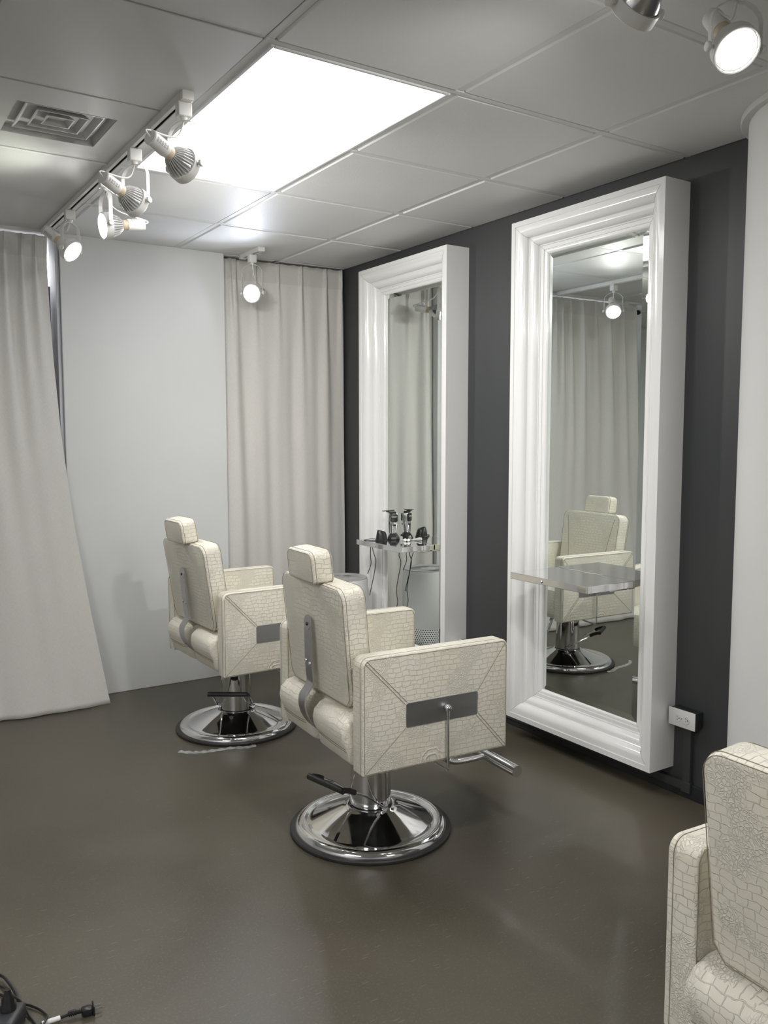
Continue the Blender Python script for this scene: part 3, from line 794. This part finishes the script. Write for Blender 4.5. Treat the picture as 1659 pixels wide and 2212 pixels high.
# ------------------------------------------------------------ air purifier
t = empty('air_purifier', 'white round air purifier with a finned top behind the chairs, below the corner mirror', 'air purifier', (1.325, 1.934, 0), 0)
R = .149
b = B(); lathe(b, [(0, .012), (R-.012, .012), (R-.004, .016), (R, .024), (R, .262), (R-.001, .264)], 96); link('perforated_base', b, PERF, t)
b = B(); lathe(b, [(R-.014, 0), (R-.012, .014), (0, .014)], 64); lathe(b, [(0, 0), (R-.014, 0)], 64); link('foot', b, GREYP, t)
b = B(); lathe(b, [(R-.001, .263), (R, .265), (R, .588), (R-.002, .592), (R-.006, .594)], 96); body = link('body', b, PURW, t)
b = B()
Mh = Matrix.Translation((R*cos(2.5), R*sin(2.5), .44)) @ Matrix.Rotation(2.5, 4, 'Z')
box(b, (.0, 0, 0), (.010, .085, .045), .006, 3, Mh); link('handle_recess', b, GREYP, body)
b = B(); lathe(b, [(R-.003, .586), (R-.004, .596), (R-.007, .598), (R-.022, .5975), (.107, .5945), (.104, .580), (.0, .578)], 96); link('top_rim', b, GREYP, t)
b = B(); lathe(b, [(0, .581), (.103, .581), (.103, .5815), (.0, .5815)], 64); link('grille_recess', b, BLACK, t)
b = B()
for i in range(60):
    q = 2*pi*i/60; A = Matrix.Rotation(q, 4, 'Z') @ Matrix.Translation((.076, 0, .5905)) @ Matrix.Rotation(.15, 4, 'Z')
    box(b, (0, 0, 0), (.056, .0020, .006), .0006, 1, A)
link('grille', b, GREYP, t, smooth=False)
b = B(); lathe(b, [(.0, .596), (.030, .5955), (.046, .594), (.049, .583)], 48); link('centre_cap', b, GREYP, t)

# ------------------------------------------------------------ things on the far shelf
ZS = .803
def charger(label, x, y, rz, r=.033, h=.050):
    t = empty('trimmer_charger', label, 'charging stand', (x, y, ZS), rz, 'charging stands on the far shelf')
    b = B(); rings = []; n = 36
    prof = [(1.05, .0), (1.08, .003), (1.05, .010), (.98, .025), (.86, .045), (.76, 1.0)]
    def ringp(k, z, slope): return [((r*k*cos(2*pi*i/n)), (r*k*.85*sin(2*pi*i/n)), z+slope*cos(2*pi*i/n)) for i in range(n)]
    L = [ringp(1.05, .0, 0), ringp(1.10, .002, 0), ringp(1.10, .008, 0), ringp(1.02, .010, 0), ringp(.92, .03, -.002), ringp(.76, h, -.007), ringp(.66, h+.003, -.007), ringp(.55, h-.008, -.006), ringp(.50, h-.028, -.003)]
    for lp in L: rings.append([b.verts.new(p) for p in lp])
    for a, c in zip(rings, rings[1:]):
        for i in range(n): b.faces.new((a[i], a[(i+1) % n], c[(i+1) % n], c[i]))
    b.faces.new(rings[0][::-1]); b.faces.new(rings[-1]); link('stand', b, BLACK, t)
    return t
st = charger('empty black charging stand on the corner mirror shelf, leftmost there', 1.487, 1.772, .2)
b = B(); tube(b, smoothpts([(-.026, 0, .010), (-.05, .03, .012), (-.075, .060, .003), (-.05, .03, .0025), (-.02, -.028, .0025)], 6), .0022, 8); link('charging_cord', b, BLACK, st)
# stand holding the trimmer
t = empty('trimmer_charger', 'faceted black charging stand with a hair trimmer upright in it', 'charging stand', (1.577, 1.790, ZS), .25, 'charging stands on the far shelf')
b = B(); lathe(b, [(0, 0), (.035, 0), (.036, .004), (.033, .014), (.020, .033), (.014, .035), (.0, .034)], 8, a0=.39); link('stand', b, BLACK, t, smooth=False)
t = empty('hair_trimmer', 'chrome and black cordless hair trimmer standing upright in its charger', 'hair trimmer', (1.577, 1.790, ZS+.035), .25-.7); t.scale = (1.6, 1.5, .80)
b = B(); rings = []
secs = [(.0, .010, .009), (.015, .0115, .010), (.04, .0135, .012), (.065, .0165, .014), (.085, .0175, .015), (.11, .0165, .014), (.128, .0145, .012), (.134, .012, .010)]
for z, a, c in secs: rings.append([b.verts.new((a*cos(2*pi*i/28)+(.004 if z > .12 else 0), c*sin(2*pi*i/28), z)) for i in range(28)])
for a, c in zip(rings, rings[1:]):
    for i in range(28): b.faces.new((a[i], a[(i+1) % 28], c[(i+1) % 28], c[i]))
b.faces.new(rings[0][::-1]); b.faces.new(rings[-1]); link('body', b, SILV, t)
for s in (-1, 1):
    b = B(); slab(b, rrect(-.0125, .0125, .076, .132, (.010, .010, .006, .006)), min(s*.0105, s*.0158), max(s*.0105, s*.0158), 'y', .002, 2, maxang=50); link('face_panel', b, BLACK, t)
    b = B()
    for k in range(5): box(b, (-.008+k*.004, s*.0161, .114), (.0022, .0006, .004))
    box(b, (0, s*.0161, .109), (.016, .0006, .0012)); link('lettering', b, PLAST, t, smooth=False)
    b = B(); lathe(b, [(0, 0), (.0058, 0), (.0058, -.004)], 20, Matrix.Translation((.002, s*.0155, .055)) @ frameM((0, s, 0))); link('power_button', b, BLACK, t)
b = B(); box(b, (-.004, 0, .140), (.024, .018, .014), .003); box(b, (.0, 0, .151), (.042, .016, .005), .001, 1, Matrix.Translation((0, 0, .004)) @ Matrix.Rotation(-.12, 4, 'Y'))
box(b, (-.019, 0, .146), (.012, .018, .006), .001, 1); link('blade_head', b, BLACK, t)
for x in (-.014,):
    b = B(); tube(b, [(x, -.007, .0), (x-.002, -.007, .06), (x, -.006, .125)], .0014, 6); link('side_rail', b, BLACK, t)
# small bottle of clipper oil and tubes lying by the glass
t = empty('oil_bottle', 'tiny clear oil bottle with a black tip beside the trimmer', 'bottle', (1.592, 1.735, ZS), 0)
b = B(); lathe(b, [(0, 0), (.008, 0), (.0085, .002), (.0085, .016), (.005, .020), (.004, .022)], 18); link('bottle_body', b, GREYP, t)
b = B(); lathe(b, [(.005, .0215), (.005, .028), (.0035, .032), (0, .033)], 14); link('cap', b, BLACK, t)
for k, (x, y, a, lb) in enumerate(((1.582, 1.695, 1.2, 'white squeeze tube lying flat on the shelf, front one of two'), (1.600, 1.675, .9, 'white squeeze tube lying against the mirror glass, rear one of two'))):
    t = empty('squeeze_tube', lb, 'tube', (x, y, ZS), a, 'squeeze tubes on the far shelf')
    b = B(); rings = []
    for q in range(9):
        s = q/8; ry = .008*(1-s)+.011*s; rz = .008*(1-s)+.0008*s
        rings.append([b.verts.new((-.028+.055*s, ry*cos(2*pi*i/20), .0085*(1-s)+.001+rz*sin(2*pi*i/20)-.0004*(1-s))) for i in range(20)])
    for a_, c_ in zip(rings, rings[1:]):
        for i in range(20): b.faces.new((a_[i], a_[(i+1) % 20], c_[(i+1) % 20], c_[i]))
    b.faces.new(rings[0][::-1]); b.faces.new(rings[-1]); link('tube_body', b, PAPER, t)
    b = B(); lathe(b, [(0, 0), (.006, 0), (.0065, .010), (0, .010)], 16, Matrix.Translation((-.028, 0, .0095)) @ frameM((-1, 0, 0))); link('cap', b, PAPER, t)
for pts, lb in (([(1.505, 1.90, .799), (1.50, 1.903, .75), (1.50, 1.905, .70), (1.50, 1.90, .66), (1.50, 1.935, .60)], 'thin black cord hanging behind the far shelf, leftmost'),
                ([(1.47, 1.84, .775), (1.48, 1.845, .735), (1.50, 1.85, .68), (1.50, 1.87, .60), (1.50, 1.885, .56), (1.50, 1.915, .48)], 'longer black cord hanging under the far shelf, in front of the frame'),
                ([(1.59, 1.735, .775), (1.585, 1.748, .72), (1.585, 1.730, .68), (1.585, 1.756, .59), (1.585, 1.773, .52), (1.585, 1.761, .46), (1.585, 1.775, .42)], 'black cord hanging under the far shelf close to the glass')):
    b = B(); tube(b, smoothpts(pts, 6), .0021, 8); tag(link('hanging_cord', b, BLACK), lb, 'cord', 'cords under the far shelf')

# ------------------------------------------------------------ on the floor
b = B(); pts = [(.213, 1.427), (.255, 1.388), (.302, 1.362), (.364, 1.350), (.43, 1.338), (.484, 1.312), (.527, 1.312)]
sp = smoothpts([(x, y, 0) for x, y in pts], 6); rows = []
for i, p in enumerate(sp):
    d = (sp[min(i+1, len(sp)-1)]-sp[max(i-1, 0)]).normalized(); n = Vector((-d.y, d.x, 0)); w_ = .010+.003*sin(i*1.7) if 0 < i < len(sp)-1 else .004
    lift = .0012+.004*abs(sin(i*.9))
    rows.append([b.verts.new(p+n*w_+Vector((0, 0, lift))), b.verts.new(p-n*w_+Vector((0, 0, .001))), b.verts.new(p-n*w_+Vector((0, 0, .0003))), b.verts.new(p+n*w_+Vector((0, 0, lift-.0006)))])
for a, c in zip(rows, rows[1:]):
    for i in range(4): b.faces.new((a[i], a[(i+1) % 4], c[(i+1) % 4], c[i]))
b.faces.new(rows[0]); b.faces.new(rows[-1][::-1])
tag(link('adhesive_tape', b, TAPE), 'crumpled strip of clear tape on the floor by the far chair base', 'tape')
# power brick with plug and cords
t = empty('power_adapter', 'dark grey power adapter block on the floor in the bottom left corner', 'power adapter', (-.715, -.045, 0), -.55)
b = B(); box(b, (0, 0, .021), (.062, .085, .042), .008, 3); link('housing', b, DGREY, t)
b = B(); lathe(b, [(0, .042), (.018, .042), (.018, .050), (.014, .056), (.014, .068), (.009, .076), (.006, .09), (0, .09)], 24, Matrix.Translation((0, .012, 0))); link('plug_body', b, BLACK, t)
t = empty('plug_cable', 'black power cord ending in a two pin plug on the floor, bottom left', 'cord', (-.545, -.094, 0), .0)
def rel(l): return [(x+.545, y+.094, z) for x, y, z in l]
b = B(); tube(b, smoothpts(rel([(-.575, -.0845, .012), (-.602, -.081, .008), (-.645, -.080, .007), (-.68, -.095, .007), (-.75, -.16, .007), (-.85, -.20, .007)]), 6), .0035, 10); link('cable', b, BLACK, t)
b = B()
for k in range(4): lathe(b, [(.0035, -.0012), (.0072, -.0012), (.0072, .0012), (.0035, .0012)], 14, Matrix.Translation((-.030-.0+(-.0047*k)+.004, .0085+.0005*k, .012)) @ frameM((1, -.1, 0)))
tube(b, rel([(-.588, -.083, .012), (-.552, -.0905, .012)]), .0052, 12); link('strain_relief', b, BLACK, t)
b = B(); box(b, (-.003, -.001, .012), (.024, .022, .017), .004, 2, Matrix.Rotation(-.1, 4, 'Z')); box(b, (.0125, -.0, .012), (.004, .028, .023), .0015, 2, Matrix.Rotation(-.1, 4, 'Z')); link('plug', b, BLACK, t)
b = B()
for s in (-1, 1): box(b, (.023, s*.0062-.001, .013), (.018, .0015, .0062), .0004, 1, Matrix.Rotation(-.1, 4, 'Z'))
link('prong', b, CHR, t, smooth=False)
b = B(); tube(b, rel([(-.645, -.0795, .008), (-.625, -.080, .008), (-.605, -.0808, .008)]), .0056, 12); link('cable_label', b, PAPER, t)
for pts, lb in (([(-.80, .215, .006), (-.73, .20, .008), (-.696, .160, .012), (-.683, .110, .012), (-.677, .051, .012), (-.684, .010, .010), (-.72, .03, .010), (-.78, .10, .006)], 'thicker black cable arching at the left edge of the floor'),
                ([(-.76, .18, .004), (-.702, .128, .004), (-.688, .060, .016), (-.672, .013, .016), (-.664, -.029, .005), (-.657, -.075, .004), (-.66, -.14, .004)], 'thin black cable running down towards the bottom edge'),
                ([(-.745, .125, .004), (-.708, .093, .004), (-.686, .040, .005), (-.659, .012, .006), (-.639, -.019, .005), (-.629, -.049, .005), (-.632, -.072, .016), (-.642, -.092, .016), (-.67, -.13, .004)], 'thin black cable curling over the white cable label')):
    b = B(); tube(b, smoothpts(pts, 8), .0036 if 'thicker' in lb else .0027, 8); tag(link('loose_cable', b, BLACK), lb, 'cord', 'tangled cables in the bottom left corner')
